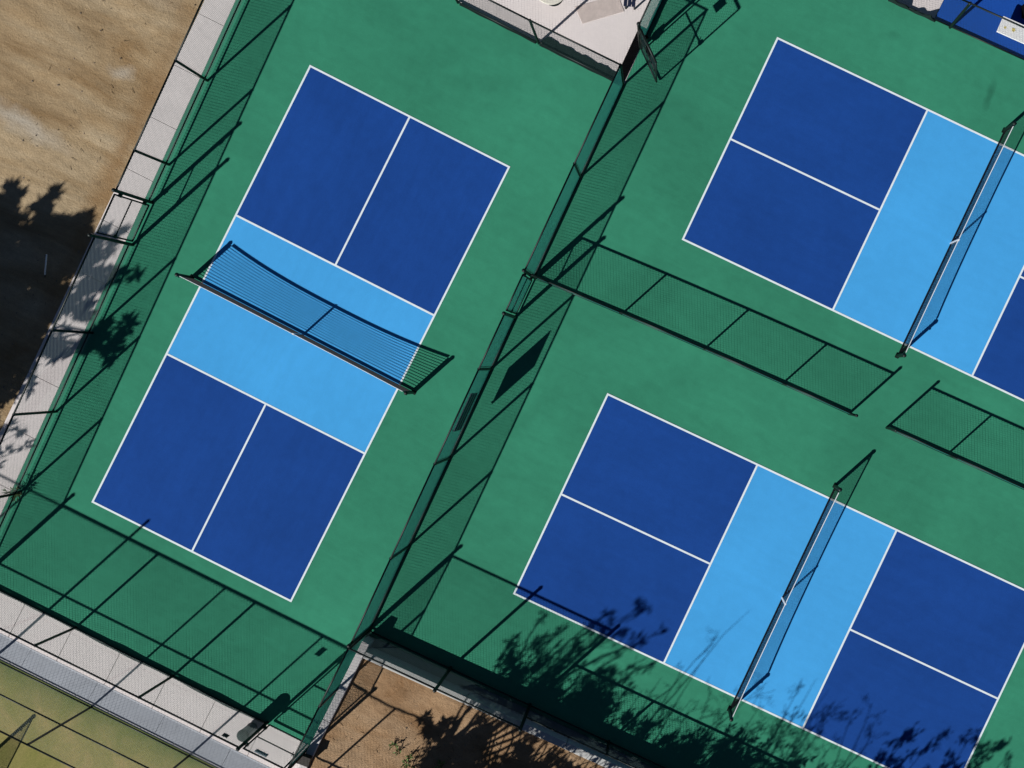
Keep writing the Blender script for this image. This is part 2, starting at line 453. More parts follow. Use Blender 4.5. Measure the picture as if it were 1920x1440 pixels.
def fence(posts, label, h=1.93, group=None, skip=(), post_r=0.036, rail_r=0.024, mid=None, extra={}, z0=0.0,
          mesh_z=0.05, strips=(), pitch=0.086, wire_r=0.0031, bottom=0.065, bottom_r=.023, wire=None, hs=None):
    """posts: list of points; skip: bays left open; extra: post index -> taller height"""
    root = tag(empty("chain_link_fence", (posts[0][0], posts[0][1], 0)), label, "fence", group)
    ox, oy = posts[0]
    P = [(x - ox, y - oy) for x, y in posts]
    hs = hs or [h] * (len(P) - 1)
    for i, p in enumerate(P):
        hh = max([hs[j] for j in (i - 1, i) if 0 <= j < len(hs)])
        o = post_mb(extra.get(i, hh - 0.05) - z0, post_r * (1.25 if i in extra else 1.0)).build("post", STEEL, root, True)
        o.location = (p[0], p[1], z0)
    for i in range(len(P) - 1):
        a, b = P[i], P[i + 1]; hh = hs[i]
        if i in skip: continue
        MB().tube((*a, hh - .01), (*b, hh - .01), rail_r, n=10).build("top_rail", STEEL, root, True)
        MB().tube((*a, z0 + bottom), (*b, z0 + bottom), bottom_r, n=8).build("bottom_rail", STEEL, root, True)
        if mid: MB().tube((*a, mid), (*b, mid), rail_r, n=8).build("mid_rail", STEEL, root, True)
        m_ = MB(); mesh_panel(m_, a, b, z0 + mesh_z, hh - .01, pitch, wire_r)
        m_.build("wire_mesh", wire or WIRE, root, kind="stuff")
    for (i, t0, t1, prof, thick) in strips:      # loose windscreen cloth along the foot of a bay
        a, b = Vector(P[i]), Vector(P[i + 1]); d = (b - a); n_ = 40; mb = MB()
        nr = Vector((-d.y, d.x)).normalized()
        for q in range(n_ + 1):
            t = t0 + (t1 - t0) * q / n_; p = a + d * t; hh = prof((q / n_))
            wob = .006 * math.sin(q * .45)
            for sd, zz in ((-1, 0.0), (1, 0.0), (1, hh), (-1, hh)):
                e = p + nr * (sd * thick / 2 + wob - .03); mb.v.append((e.x, e.y, z0 + zz))
        for q in range(n_):
            k = q * 4
            for c_ in range(4):
                e_ = (c_ + 1) % 4; mb.f.append((k + c_, k + e_, k + 4 + e_, k + 4 + c_))
        mb.f += [(0, 1, 2, 3), (n_ * 4 + 3, n_ * 4 + 2, n_ * 4 + 1, n_ * 4)]
        mb.build("windscreen_strip", FABRIC, root)
    return root

def gate(a, b, label, h=1.93, plate=None, inset=0.10, wire=None, wire_r=.0031, top_r=.023, group="gates in the green fences"):
    """gate leaf hung between two points; frame, wire mesh, hinges and latch"""
    a3, b3 = Vector((*a, 0)), Vector((*b, 0)); d = (b3 - a3).normalized()
    root = tag(empty("chain_link_gate", a3), label, "gate", group)
    p, q = d * inset, (b3 - a3) - d * inset; z0, z1 = 0.09, h - 0.03; r = 0.023; Z = Vector((0, 0, 1))
    fr = MB()
    fr.tube(p + Z * z0, p + Z * z1, r, n=10).tube(q + Z * z0, q + Z * z1, r, n=10)
    fr.tube(p + Z * z1, q + Z * z1, top_r, n=10).tube(p + Z * z0, q + Z * z0, r, n=10)
    f = fr.build("gate_frame", STEEL, root, True)
    MB().tube(p + Z * (h * .52), q + Z * (h * .52), r * .8, n=8).build("mid_rail", STEEL, root, True)
    m_ = MB(); mesh_panel(m_, (p.x, p.y), (q.x, q.y), z0, z1, r=wire_r); m_.build("wire_mesh", wire or WIRE, root, kind="stuff")
    for zz in (0.35, h - .3):
        MB().box((*(d * (inset * .5)).to_2d(), zz), (inset * 1.6, 0.07, 0.09), math.atan2(d.y, d.x)).build("hinge", STEEL, root)
    lt = MB().box((*(q - d * .02).to_2d(), 1.02), (0.10, 0.05, 0.08), math.atan2(d.y, d.x)).build("latch", STEEL, root)
    MB().tube((q - d * .10) + Z * 1.02 - Vector((0, 0.05, 0)), (q - d * .10) + Z * 1.02 + Vector((0.0, 0.07, 0)), 0.012, n=8).build("latch_bar", STEEL, lt)
    if plate:
        c_ = p.lerp(q, plate[0])
        MB().box((c_.x, c_.y - .035, 1.63), (plate[1], 0.02, plate[2]), math.atan2(d.y, d.x)).build("plate", plate[3], root)
    return root

G = "green chain link fences"
# beside the dirt lot
ysW = [19.4, 16.8, 14.3, 11.78, 9.25, 8.11, 6.83, 4.17, 1.78, -0.70, -3.28]
fence([(fw(y), y) for y in ysW], "long green chain link fence between the tan dirt lot path and the single court", group=G,
      skip=(5,), extra={5: 2.0, 6: 2.16, 10: 2.12}, bottom=.19)
gate((fw(8.11), 8.11), (fw(6.83), 6.83), "closed gate in the fence beside the tan dirt lot under the tree shadow")
# between the courts
ysM = [22.2, 20.2, 17.95, 16.84, 14.05, 11.01, 9.80, 8.22, 5.52, 2.82, 0.37, -1.45, -3.31]
fence([(fm(y), y) for y in ysM], "green chain link fence running between the single court and the two courts on the right", group=G,
      skip=(2, 5), bottom=.055, bottom_r=.036, wire=WIRE_T, extra={2: 2.02, 5: 2.02, 6: 2.02, 10: 2.05, 12: 2.02},
      strips=[(1, 0.0, 1.0, lambda t: .24, .012), (0, 0.0, 1.0, lambda t: .24, .012)])
gate((fm(11.01), 11.01), (fm(9.80), 9.80), "closed gate in the fence between the courts where the low divider begins", wire=WIRE_T)
gate((fm(17.95), 17.95), (8.75, 17.24), "gate standing wide open beside the patio corner", wire=WIRE_D, wire_r=.002, top_r=.034, plate=(.5, .22, .24, RUBBER))
# patio fence
pf = fence([(2.83, 16.79), (5.30, 16.80), (fm(16.84), 16.84)], "short green chain link fence between the court and the pinkish patio", group=G, wire=WIRE_D, wire_r=.0017,
      strips=[(1, 0.02, 0.99, lambda t: .075, .05), (0, 0.03, .97, lambda t: .055, .04)])
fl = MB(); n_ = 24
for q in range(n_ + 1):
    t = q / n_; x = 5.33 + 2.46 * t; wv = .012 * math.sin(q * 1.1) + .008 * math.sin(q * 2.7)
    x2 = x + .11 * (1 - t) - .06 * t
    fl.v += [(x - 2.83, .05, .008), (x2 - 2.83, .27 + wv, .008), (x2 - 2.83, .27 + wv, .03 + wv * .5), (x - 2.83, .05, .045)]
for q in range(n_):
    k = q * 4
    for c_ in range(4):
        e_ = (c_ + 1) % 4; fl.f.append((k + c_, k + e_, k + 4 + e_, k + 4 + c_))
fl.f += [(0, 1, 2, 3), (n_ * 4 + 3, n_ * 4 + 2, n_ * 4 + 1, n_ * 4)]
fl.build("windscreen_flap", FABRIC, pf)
# fence at the end of the single court
xsE = [-1.80, 1.13, 4.12, 7.02, 8.385]
fence([(x, -3.325) for x in xsE], "green chain link fence at the end of the single court beside the concrete path", group=G,
      skip=(3,), extra={3: 2.0}, wire_r=.0029,
      strips=[(1, 0.0, 1.0, lambda t: .03 + .085 * math.sin(math.pi * min(1, t * .8 + .1)) ** 1.5, .03),
              (2, 0.0, 1.0, lambda t: .035 + .085 * math.sin(math.pi * t) ** 1.2, .03), (0, 0, 1, lambda t: .05, .03)])
gate((7.02, -3.305), (8.385, -3.305), "closed gate with a grey blue plate at the corner beside the bin", plate=(.36, .34, .17, PLATE))
# along the raised bed: tall bays then low ones
xsS = [8.40, 10.87, 13.29, 15.70, 18.15, 20.6, 23.05, 25.5, 28, 30.5]
fence([(x, south_y(x)) for x in xsS], "green chain link fence along the retaining wall, tall at the corner, lower further along", group=G,
      hs=[1.93, 1.93] + [1.05] * 7, extra={1: 2.06, 2: 2.02, 4: 1.18}, wire=WIRE_D, wire_r=.0029)
# low dividers between the two courts on the right
def dv(x): return 11.02 + 0.075 * (x - 8.1) - 0.0016 * (x - 8.1) ** 2
xsD = [8.16, 10.68, 13.14, 15.50, 17.52]
fence([(x, dv(x)) for x in xsD], "low green divider fence joined to the tall fence between the two right courts", h=1.05, group="low dividers", wire=WIRE_T, wire_r=.0032,
      extra={4: 1.16}, post_r=.03)
fence([(x, 11.71 + .048 * (x - 18.63)) for x in (18.63, 20.46, 22.9, 25.3, 27.7, 30.1)], "low green chain link divider across the gap, at the right edge of the photo", h=1.05, group="low dividers", wire=WIRE_T, wire_r=.0032,
      extra={0: 1.16}, post_r=.03)
# upper right fence by the blue court
xsN = [7.75, 10.2, 12.7, 15.18, 17.65, 20.1, 22.6, 25.1]
fence([(x, north_y(x)) for x in xsN], "green chain link fence in front of the bright blue court and the white bench", group=G, post_r=.042, wire=WIRE_D, wire_r=.0013,
      strips=[(2, 0.25, 0.82, lambda t: .15 + .06 * math.sin(t * 9) + .05 * math.sin(t * 23) if t < .9 else .17 - (t - .9) * 1.2, .03)])
# tall fence on the turf edge
xsT = [-6.47, -3.47, -0.47, 2.53, 5.53, 8.53, 11.53, 14.53]
fence([(x, -5.05) for x in xsT], "tall thin railed fence on the kerb of the faded turf court", h=3.06, mid=1.58, group="tall fences of the turf court",
      extra={2: 3.50}, post_r=.03, rail_r=.022, z0=0.085, wire_r=.0017, pitch=.10)

# ------------------------------------------------------------------ nets
def net(x0, y0, rot, label, length=6.85, h=0.915, hc=0.82, wire=0.0027, gap=0.052):
    root = tag(empty("court_net", (x0, y0, 0), rot), label, "net", "nets of the courts")
    n = 40; ln = length; X = lambda t: -ln / 2 + ln * t
    sag = lambda t: h - (h - hc) * (1 - abs(2 * t - 1) ** 2.5)
    for sgn in (-1, 1):
        p = post_mb(h - .045, 0.047).build("post", STEEL, root, True); p.location = (sgn * ln / 2, 0, 0)
        b = MB().box((0, 0, .012), (0.13, 0.11, .02)).build("base_plate", STEEL, p)
        MB().box((-sgn * .060, 0, .45), (0.06, 0.012, .82)).build("side_band", BLACK, p)
        MB().tube((0.0, -.07, .72), (0.0, .03, .72), .018, n=8).build("crank", STEEL, p)
    tp = MB()
    for i in range(n + 1):
        t = i / n; z = sag(t); x = X(t) * (1 - .09 / (ln / 2))
        for yy, zz in ((-.006, z - .062), (.006, z - .062), (.0075, z - .008), (.004, z), (-.004, z), (-.0075, z - .008)): tp.v.append((x, yy, zz))
    for i in range(n):
        for c_ in range(6):
            e_ = (c_ + 1) % 6; k = i * 6; tp.f.append((k + c_, k + e_, k + 6 + e_, k + 6 + c_))
    tp.f += [tuple(range(6)), tuple(n * 6 + q for q in reversed(range(6)))]
    tp.build("top_tape", TAPE, root)
    bt = MB()
    for i in range(n):
        bt.box(((X(i / n) + X((i + 1) / n)) / 2, 0, 0.045), (ln / n + .001, .016, .05))
    bt.build("bottom_band", BLACK, root)
    ms = MB()
    k = 0
    while 0.07 + k * gap < h - .06:
        f = (0.07 + k * gap - .07) / (h - .13)
        for i in range(20):
            t, u = i / 20, (i + 1) / 20
            ms.tube((X(t) * .98, 0, .07 + f * (sag(t) - .13)), (X(u) * .98, 0, .07 + f * (sag(u) - .13)), wire * 1.9, n=3, caps=False)
        k += 1
    x = -ln / 2 + .10
    while x < ln / 2 - .1:
        t = (x + ln / 2) / ln
        jx = 0.006 * math.sin(x * 7)
        ms.tube((x + jx, 0, .05), (x, 0, sag(t) - .05), wire * .65, n=3, caps=False); x += gap
    ms.build("net_mesh", BLACK, root, kind="stuff")
    MB().box((0, -.016, hc / 2), (.052, .004, hc)).box((0, .016, hc / 2), (.052, .004, hc)).box((0, 0, hc + .004), (.052, .036, .006)).build("center_strap", TAPE, root)
    return root
net(3.105, 6.725, -0.010, "black net with white top edge across the left single court", hc=.775, wire=.0042, gap=.057)
cB = (11.2529 + L_ / 2 * math.cos(.0277) - W_ / 2 * math.sin(.0277), 13.8038 + L_ / 2 * math.sin(.0277) + W_ / 2 * math.cos(.0277))
cC = (11.5066 + L_ / 2 * math.cos(.0287) - W_ / 2 * math.sin(.0287), 2.9641 + L_ / 2 * math.sin(.0287) + W_ / 2 * math.cos(.0287))
net(cB[0] + .02, cB[1], math.pi / 2 + .0277, "net with white top cord on the upper right court, running off the right edge", wire=.0021)
net(cC[0] + .06, cC[1], math.pi / 2 + .0287, "net with white top cord on the lower right court beside the tree shadows", wire=.0021)
net(0.78, -7.45 - 6.4, math.pi / 2 + .02, "dark net of the turf court that shades the turf in the bottom left corner", length=12.8, h=1.07, hc=.95)

# ------------------------------------------------------------------ things standing about
# sign panel high on the fence between the courts
xs = fm(6.9)
sg = tag(empty("sign_panel", (xs + .035, 6.99, 1.11)), "dark blue grey sign panel hung high on the fence between the courts", "sign")
sp = MB().box((0, 0, 0), (0.016, 1.10, .98), 0.031).build("panel", SIGNB, sg)
for zz in (-.32, .02, .34): MB().box((.012, 0, zz), (.008, 1.05, .05), .031).build("rib", STEEL, sp)
for yy in (-.53, .53):
    for zz in (-.46, .46): MB().box((-.02, yy, zz), (.03, .03, .03)).build("clip", STEEL, sg)

# waste bin by the gate
bn = tag(empty("waste_bin", (6.72, -3.60, 0)), "dark slate waste bin standing outside the fence by the corner gate", "bin")
MB().lathe([(.12, 0), (.135, .03), (.155, .66), (.163, .665), (.163, .69), (.148, .695), (.14, .56), (.12, .1)], n=24).build("body", BIN, bn, True)
MB().lathe([(.162, .696), (.165, .72), (.13, .76), (.07, .78), (.02, .785)], n=24).build("lid", FABRIC, bn, True)
MB().lathe([(.141, .08), (.148, .085), (.148, .12), (.142, .125)], n=24).build("band", STEEL, bn, True)
# small square plate on the fence beside the bin
sq = tag(empty("notice_plate", (6.50, -3.34, 1.64)), "small dark square notice plate on the fence left of the bin", "notice")
MB().box((0, 0, 0), (.15, .015, .19)).build("plate", RUBBER, sq)
for sx in (-.06, .06): MB().box((sx, .015, .07), (.015, .025, .015)).build("clip", STEEL, sq)
# dark box at the corner
bx = tag(empty("utility_box", (8.50, -3.44, 0.55)), "dark brown utility box sitting on the white wall at the gate corner", "box")
bevel(MB().box((0, 0, .11), (.30, .22, .22), .1).build("body", BROWN, bx), .01)
bevel(MB().box((0, 0, .232), (.33, .25, .024), .1).build("lid", BROWN, bx), .006)
# lock boxes at the open gate
lb = tag(empty("lock_box", (fm(19.2) + .06, 19.25, 1.62)), "black lock box on the fence just past the open gate", "box")
bevel(MB().box((0, 0, 0), (.08, .22, .26)).build("body", RUBBER, lb), .008); MB().box((.045, 0, 0), (.012, .16, .2)).build("door", STEEL, lb)
lb2 = tag(empty("lock_box", (fm(18.1) + .07, 18.12, 0.30)), "low black box beside the hinge post of the open gate", "box")
bevel(MB().box((0, 0, 0), (.10, .20, .24)).build("body", RUBBER, lb2), .008); MB().box((.055, 0, 0), (.012, .15, .18)).build("door", STEEL, lb2)
# rubber strip in the gateway
dr = tag(empty("threshold_mat", (fm(17.6), 17.6, 0.0)), "long black rubber threshold mat in the open gateway", "mat")
for i in range(9):
    MB().box((-.14 + .031 * (.8 - i * .19), -.74 + i * .19, .017), (.26, .18, .022), .031).build("mat_rib", RUBBER, dr)

# patio furniture
tb = tag(empty("round_table", (5.10, 18.12, 0)), "round cream table on the pinkish patio at the top edge", "table")
MB().lathe([(.02, .70), (.43, .70), (.46, .715), (.46, .74), (.45, .75), (.02, .75)], n=40).build("tabletop", CREAM, tb, False)
MB().lathe([(.04, .02), (.035, .70)], n=14).build("pedestal", STEEL, tb, True)
MB().lathe([(.26, 0), (.26, .02), (.06, .05)], n=24).build("foot", STEEL, tb, True)
mt = MB(); pts = [(5.74, 18.14), (6.13, 17.82), (7.00, 18.64), (6.63, 18.97)]
cx, cy = sum(p[0] for p in pts) / 4, sum(p[1] for p in pts) / 4
mat_root = tag(empty("floor_mat", (cx, cy, 0.006)), "worn tan mat lying on the patio between the round table and the navy bench", "mat")
bevel(mt.prism([(x - cx, y - cy) for x, y in pts], 0.0, 0.012).build("mat_body", MAT, mat_root), .004, 1)
nb = tag(empty("bench", (7.02, 19.0, 0), math.radians(-68)), "navy slatted bench on the patio near the open gate", "bench")
for i in range(3): bevel(MB().box((-.02, -.11 + i * .11, .45), (.70, .095, .03)).build("slat", NAVYM, nb), .004, 1)
for a in (-.28, .24):
    for b in (-.12, .12): MB().box((a, b, .217), (.04, .04, .434)).build("leg", STEEL, nb)
# white bench on the blue court
wb = tag(empty("bench", (17.55, 22.90, 0), 0.055), "long white bench on the bright blue court behind the fence", "bench")
bevel(MB().box((0, 0, .435), (2.5, .46, .05)).build("seat", WHITE, wb), .01)
for a in (-.95, .95): bevel(MB().box((a, .10, .205), (.07, .20, .41)).build("leg", WHITE, wb), .008, 1)
MB().box((0, .10, .25), (1.83, .05, .06)).build("stretcher", WHITE, wb)
for (ax, ay, r, lab) in ((-.85, -.05, .06, "yellow leaf lying nearest the middle of the white bench"), (-1.08, -.08, .04, "smaller faded leaf at the near corner of the white bench"), (-1.02, .13, .028, "tiny dark leaf at the far corner of the white bench")):
    p = Vector((17.55 + ax, 22.90 + ay + .03 + .055 * ax, .461)); lf = MB()
    for q in range(5):
        t = q * 1.2566; lf.leaf(p, Vector((math.cos(t), math.sin(t), .12)), Vector((0, 0, 1)), r * random.uniform(.8, 1.3), r * .8)
    tag(lf.build("fallen_leaf", YELLOW), lab, "leaf", "leaves on the white bench")
bg_ = tag(empty("equipment_bag", (17.15, 23.78, 0), 0.5), "black equipment bag on the blue court behind the white bench", "bag")
bevel(MB().box((0, 0, .17), (.95, .40, .34)).build("body", RUBBER, bg_), .07, 3)
MB().tube((-.3, 0, .35), (.3, 0, .35), .018, n=8).build("handle", FABRIC, bg_)

# stake in the tree shade
stx = tag(empty("marker_stake", (-3.95, 5.10, -.03)), "thin white marker stake leaning in the tree shade on the dirt lot", "stake")
MB().tube((0.02, -.08, .05), (.14, .52, .62), .020, n=8).build("rod", WHITE, stx, True)
MB().tube((0.02, -.08, .05), (.0, -.17, -.05), .014, n=8).build("spike", STEEL, stx, True)

# ------------------------------------------------------------------ plants
def shadow_of(tx, ty, h): return Vector((tx - SX * h, ty - SY * h, h))    # where a crown must hang for its shade to fall at (tx, ty)
UPV = Vector((0, 0, 1))
def rv(a=1.0): return Vector((random.uniform(-a, a), random.uniform(-a, a), random.uniform(-a, a)))
def rvf(a=1.0, f=.42): return Vector((random.uniform(-a, a), random.uniform(-a, a), random.uniform(-a, a) * f))
def limb(mb, a, b, r0, r1, n=5, wob=.08):
    prev = a; L = (b - a).length
    for i in range(1, n + 1):
        t = i / n; p = a.lerp(b, t) + (rv(wob * L * .5) if i < n else Vector()) + UPV * (math.sin(t * math.pi) * L * .05)
        mb.tube(prev, p, r0 + (r1 - r0) * (i - 1) / n, r0 + (r1 - r0) * t, n=7, caps=(i == n)); prev = p
    return prev
def tree(base, clumps, label, leaf=(.16, .07), mat=LEAF, trunk_r=.16, fork=.35, cat="tree", group=None, name="leafy_tree", whorl=1, droop=0.0, per_tip=45, jit=.13):
    """clumps: (centre, radius, leaf count, flatten)"""
    base = Vector(base); root = tag(empty(name, base), label, cat, group)
    tr, lf = MB(), MB()
    cen = sum((c[0] for c in clumps), Vector()) / len(clumps)
    top = Vector((base.x + (cen.x - base.x) * .3, base.y + (cen.y - base.y) * .3, base.z + (cen.z - base.z) * fork)) - base
    limb(tr, Vector((0, 0, -.15)), top, trunk_r, trunk_r * .75, 5, .05)
    for c, r, n, fl in clumps:
        c = c - base
        k = top.lerp(c, .45) + rv(.15)
        limb(tr, top, k, trunk_r * .5, trunk_r * .26, 4, .1)
        limb(tr, k, c, trunk_r * .26, trunk_r * .07, 4, .1)
        nt_ = max(3, n // per_tip)
        tips = []
        for q in range(nt_):
            d = rv(); d.normalize() if d.length else None
            tip = c + Vector((d.x * r, d.y * r, d.z * r * fl)) * random.uniform(.55, 1.05)
            limb(tr, c.lerp(k, random.uniform(0, .35)), tip, trunk_r * .055 + .004, .004, 3, .12); tips.append(tip)
        for q in range(n // whorl):
            tip = random.choice(tips); t = random.random() ** .6
            p = c.lerp(tip, t) + rv(r * jit)
            out = (p - c) * .8 + rv(.8 * r) - UPV * droop * r
            if out.length < 1e-3: continue
            for e in range(whorl):
                d = (out.normalized() + rvf(.75 if whorl > 1 else .6))
                sc_l = random.uniform(.65, 1.25)
                lf.leaf(p, d, UPV + rv(.5), leaf[0] * sc_l, leaf[1] * sc_l)
    tr.build("trunk", BARK, root, True)
    lf.build("crown", mat, root)
    return root

S_ = shadow_of
# big tree off the lot corner: broad leaves in dense clumps
cl = []
for tx, ty, h, r, n in ((-5.7, 5.6, 4.8, .85, 700), (-4.6, 6.1, 4.8, .62, 460), (-3.85, 6.45, 5.0, .42, 230), (-5.2, 4.9, 4.6, .95, 800), (-4.1, 5.2, 4.5, .70, 560),
                        (-3.25, 5.6, 4.7, .62, 380), (-2.75, 5.5, 4.4, .45, 220), (-2.6, 6.65, 5.2, .26, 70), (-3.0, 6.6, 5.0, .28, 90), (-5.0, 3.6, 4.2, 1.0, 850),
                        (-4.0, 4.0, 4.0, .85, 720), (-3.1, 4.55, 4.1, .58, 360), (-2.6, 4.6, 3.9, .40, 170), (-5.2, 2.2, 3.8, 1.0, 800), (-4.2, 2.6, 3.6, .9, 720),
                        (-3.35, 3.1, 3.7, .66, 420), (-2.75, 3.35, 3.8, .42, 180), (-2.1, 5.95, 4.6, .30, 150), (-1.75, 6.1, 4.7, .18, 60), (-1.75, 4.35, 4.0, .42, 330), (-1.35, 4.75, 4.2, .26, 110),
                        (-1.5, 3.95, 3.9, .34, 190), (-2.0, 3.75, 3.7, .36, 170), (-1.25, 4.25, 4.0, .2, 60), (-4.8, 1.0, 3.4, .9, 600), (-3.7, 1.7, 3.3, .62, 380), (-3.15, 2.1, 3.5, .38, 120),
                        (-5.8, 6.3, 5.0, .4, 200), (-6.7, 5.5, 4.8, .8, 500), (-4.75, 6.85, 5.2, .3, 110), (-6.3, 4.4, 4.5, 1.0, 700), (-4.6, 4.5, 4.2, .7, 400), (-3.5, 6.2, 4.8, .4, 200), (-4.4, 3.3, 3.8, .8, 500), (-3.6, 2.4, 3.5, .6, 380), (-4.5, 5.6, 4.6, .6, 350), (-5.6, 1.4, 3.5, .9, 600), (-4.3, .3, 3.2, .7, 400)):
    cl.append((S_(tx, ty, h), r, int(n * (1.1 if tx < -3.35 else .42 if tx > -2.2 else .62)), .6))
tree((-8.2, -1.2, -.05), cl, "broad leaved tree whose dense shade falls on the dirt lot and path", leaf=(.26, .12), trunk_r=.20, per_tip=30, jit=.09, group="trees beside the courts")
cl = [(S_(tx, ty, h), r, n, .7) for tx, ty, h, r, n in ((-2.95, .75, 3.0, .32, 90), (-2.55, .95, 3.1, .24, 50), (-3.2, .1, 2.8, .42, 110), (-2.85, -.1, 2.9, .3, 70), (-2.35, .55, 3.2, .2, 34), (-3.5, 1.0, 3.0, .4, 100), (-3.3, -.9, 2.6, .4, 80), (-3.9, .2, 2.7, .5, 140))]
tree((-5.6, -4.3, -.05), cl, "spiky leaved young tree shading the lower end of the path", leaf=(.20, .045), trunk_r=.07, whorl=5, group="trees beside the courts", name="young_tree")

# trees on and behind the raised bed
cl = [(S_(tx, ty, h), r * 1.3, int(n * .62), .45) for tx, ty, h, r, n in (
    (12.25, 1.35, 4.3, .34, 130), (11.95, 1.75, 4.5, .20, 60), (12.6, 2.1, 4.8, .28, 80), (12.5, 2.6, 5.2, .22, 34), (13.2, 2.7, 5.2, .24, 44), (13.0, 1.7, 4.5, .45, 260), (13.8, 2.2, 4.9, .55, 340),
    (14.3, 3.0, 5.4, .48, 250), (14.15, 3.7, 5.8, .22, 60), (14.75, 4.15, 6.0, .22, 60), (15.0, 4.3, 6.1, .16, 36), (15.1, 3.35, 5.6, .3, 70), (15.55, 3.75, 5.8, .18, 26), (14.6, 2.2, 4.9, .5, 320), (13.6, 1.3, 4.2, .5, 340),
    (14.6, 1.4, 4.3, .55, 360), (15.3, 2.1, 4.7, .40, 150), (15.2, 1.2, 4.2, .5, 300), (12.7, 1.05, 4.0, .36, 190), (15.6, 2.8, 5.2, .28, 60))]
tree((10.2, -5.2, .40), cl, "leafy tree beyond the bottom edge shading the corner of the lower right court", leaf=(.17, .055), mat=LEAF2, trunk_r=.13, per_tip=14, jit=.07, group="trees beside the courts")
cl = []
for q in range(36):
    tx = random.uniform(11.9, 19.2); ty = random.uniform(.35, 1.15) + .075 * (tx - 12); h = random.uniform(2.4, 3.6)
    cl.append((S_(tx, ty, h), random.uniform(.34, .62), 120, .5))
tree((12.9, -4.0, .40), cl, "dense dark hedge shrub behind the retaining wall", per_tip=16, jit=.08, leaf=(.16, .06), mat=LEAF, trunk_r=.09, fork=.2, name="hedge_shrub", cat="shrub", group="shrubs on the raised bed")
cl = []
for tx, ty, r, n in ((11.5, -.75, .36, 150), (11.9, -1.2, .55, 330), (12.6, -.7, .50, 300), (12.9, -1.4, .7, 460), (13.9, -.7, .6, 380), (11.15, -.35, .16, 30), (11.75, -1.75, .22, 60), (14.6, -.35, .55, 320), (14.0, -1.4, .7, 400), (11.75, -.35, .25, 60), (12.3, -1.9, .5, 260), (15.5, -.3, .5, 260), (12.7, -.12, .42, 170), (13.9, -.08, .45, 180), (15.2, 0, .45, 180), (16.5, .1, .45, 180)):
    h = random.uniform(2.2, 3.0); cl.append((S_(tx, ty, h + BZ) , r, int(n * 2.0), .5))
tree((11.2, -5.6, .40), cl, "wide shrub beyond the bottom edge shading the orange dirt", per_tip=24, jit=.12, leaf=(.16, .07), mat=LEAF, trunk_r=.045, fork=.2, name="hedge_shrub", cat="shrub", group="shrubs on the raised bed")

def twig_tree(base, targets, label, leaf=(.10, .05), trunk_r=.07, n_leaf=8, spread=.35, sub=7, group="bare trees on the raised bed"):
    """thin upright branches ending in sparse leaves; targets are the tips"""
    base = Vector(base); root = tag(empty("twiggy_tree", base), label, "tree", group); tr, lf = MB(), MB()
    fk = Vector((.1, .2, .7))
    limb(tr, Vector((0, 0, -.1)), fk, trunk_r, trunk_r * .8, 4, .05)
    for tip in targets:
        tip = tip - base
        m_ = fk.lerp(tip, .45) + rvf(.45); limb(tr, fk, m_, trunk_r * .38, .020, 4, .08); limb(tr, m_, tip, .020, .006, 4, .08)
        for q in range(sub):
            t = random.uniform(.25, 1); a = fk.lerp(m_, t * 2) if t < .5 else m_.lerp(tip, t * 2 - 1)
            d = (tip - fk).normalized() * random.uniform(.0, .25) + rvf(spread * 1.25)
            e = a + d; limb(tr, a, e, .009, .004, 4, .3)
            e2 = a.lerp(e, .55) + rvf(spread * .7); limb(tr, a.lerp(e, .5), e2, .006, .003, 3, .3)
            for z in range(n_leaf):
                p = (a.lerp(e, random.uniform(.35, 1.05)) if z % 2 else a.lerp(e2, random.uniform(.6, 1.05))) + rv(.05)
                dd = (e - a).normalized() + rvf(1.5); sl = random.uniform(.6, 1.2)
                lf.leaf(p, dd, UPV + rv(.5), leaf[0] * sl, leaf[1] * sl)
    tr.build("trunk", BARK, root, True)
    if lf.f: lf.build("crown", LEAF2, root)
    return root
twig_tree((15.0, -4.6, .4), [S_(*t) for t in ((17.55, 5.5, 6.2), (17.1, 4.5, 5.7), (16.6, 3.3, 5.0), (17.0, 3.7, 5.2), (16.2, 2.7, 4.6), (15.9, 2.2, 4.3))],
          "nearly bare tree with one long thin branch shading the light blue kitchen", n_leaf=1, sub=7)
twig_tree((16.5, -4.4, .4), [S_(*t) for t in ((18.9, 3.95, 5.3), (18.5, 3.3, 4.9), (17.6, 3.0, 4.7), (19.0, 3.2, 4.8), (18.2, 2.5, 4.3), (17.3, 2.3, 4.2), (19.4, 3.0, 4.7), (16.8, 2.0, 4.0))],
          "scrubby bare tree whose shade crosses the foot of the lower right net", n_leaf=4, sub=12, spread=.55, leaf=(.08, .035))
twig_tree((19.0, -3.6, .4), [S_(*t) for t in ((19.75, 4.3, 5.2), (20.05, 4.6, 5.4), (20.5, 4.5, 5.3), (19.6, 3.6, 4.8), (20.4, 3.7, 4.8), (21.0, 4.2, 5.1), (20.9, 3.4, 4.6), (20.0, 3.1, 4.4))],
          "airy twiggy tree shading the middle of the lower right court end", n_leaf=9, sub=13, spread=.42, leaf=(.09, .042))
twig_tree((20.6, -3.3, .4), [S_(*t) for t in ((21.75, 4.7, 5.3), (21.4, 4.2, 5.0), (22.05, 4.15, 4.9), (21.9, 3.5, 4.6), (21.3, 3.2, 4.4))],
          "slim twiggy tree right of the airy one beyond the bottom edge", n_leaf=9, sub=10, spread=.38, leaf=(.09, .042))
twig_tree((21.8, -2.6, .4), [S_(*t) for t in ((23.0, 4.4, 4.6), (22.85, 3.9, 4.3), (23.4, 4.1, 4.4), (23.7, 4.65, 4.8), (23.2, 3.6, 4.2), (22.6, 3.4, 4.1), (23.9, 3.9, 4.3))],
          "leafy upright shrub tree near the bottom right corner", n_leaf=26, sub=12, spread=.30, leaf=(.13, .06))
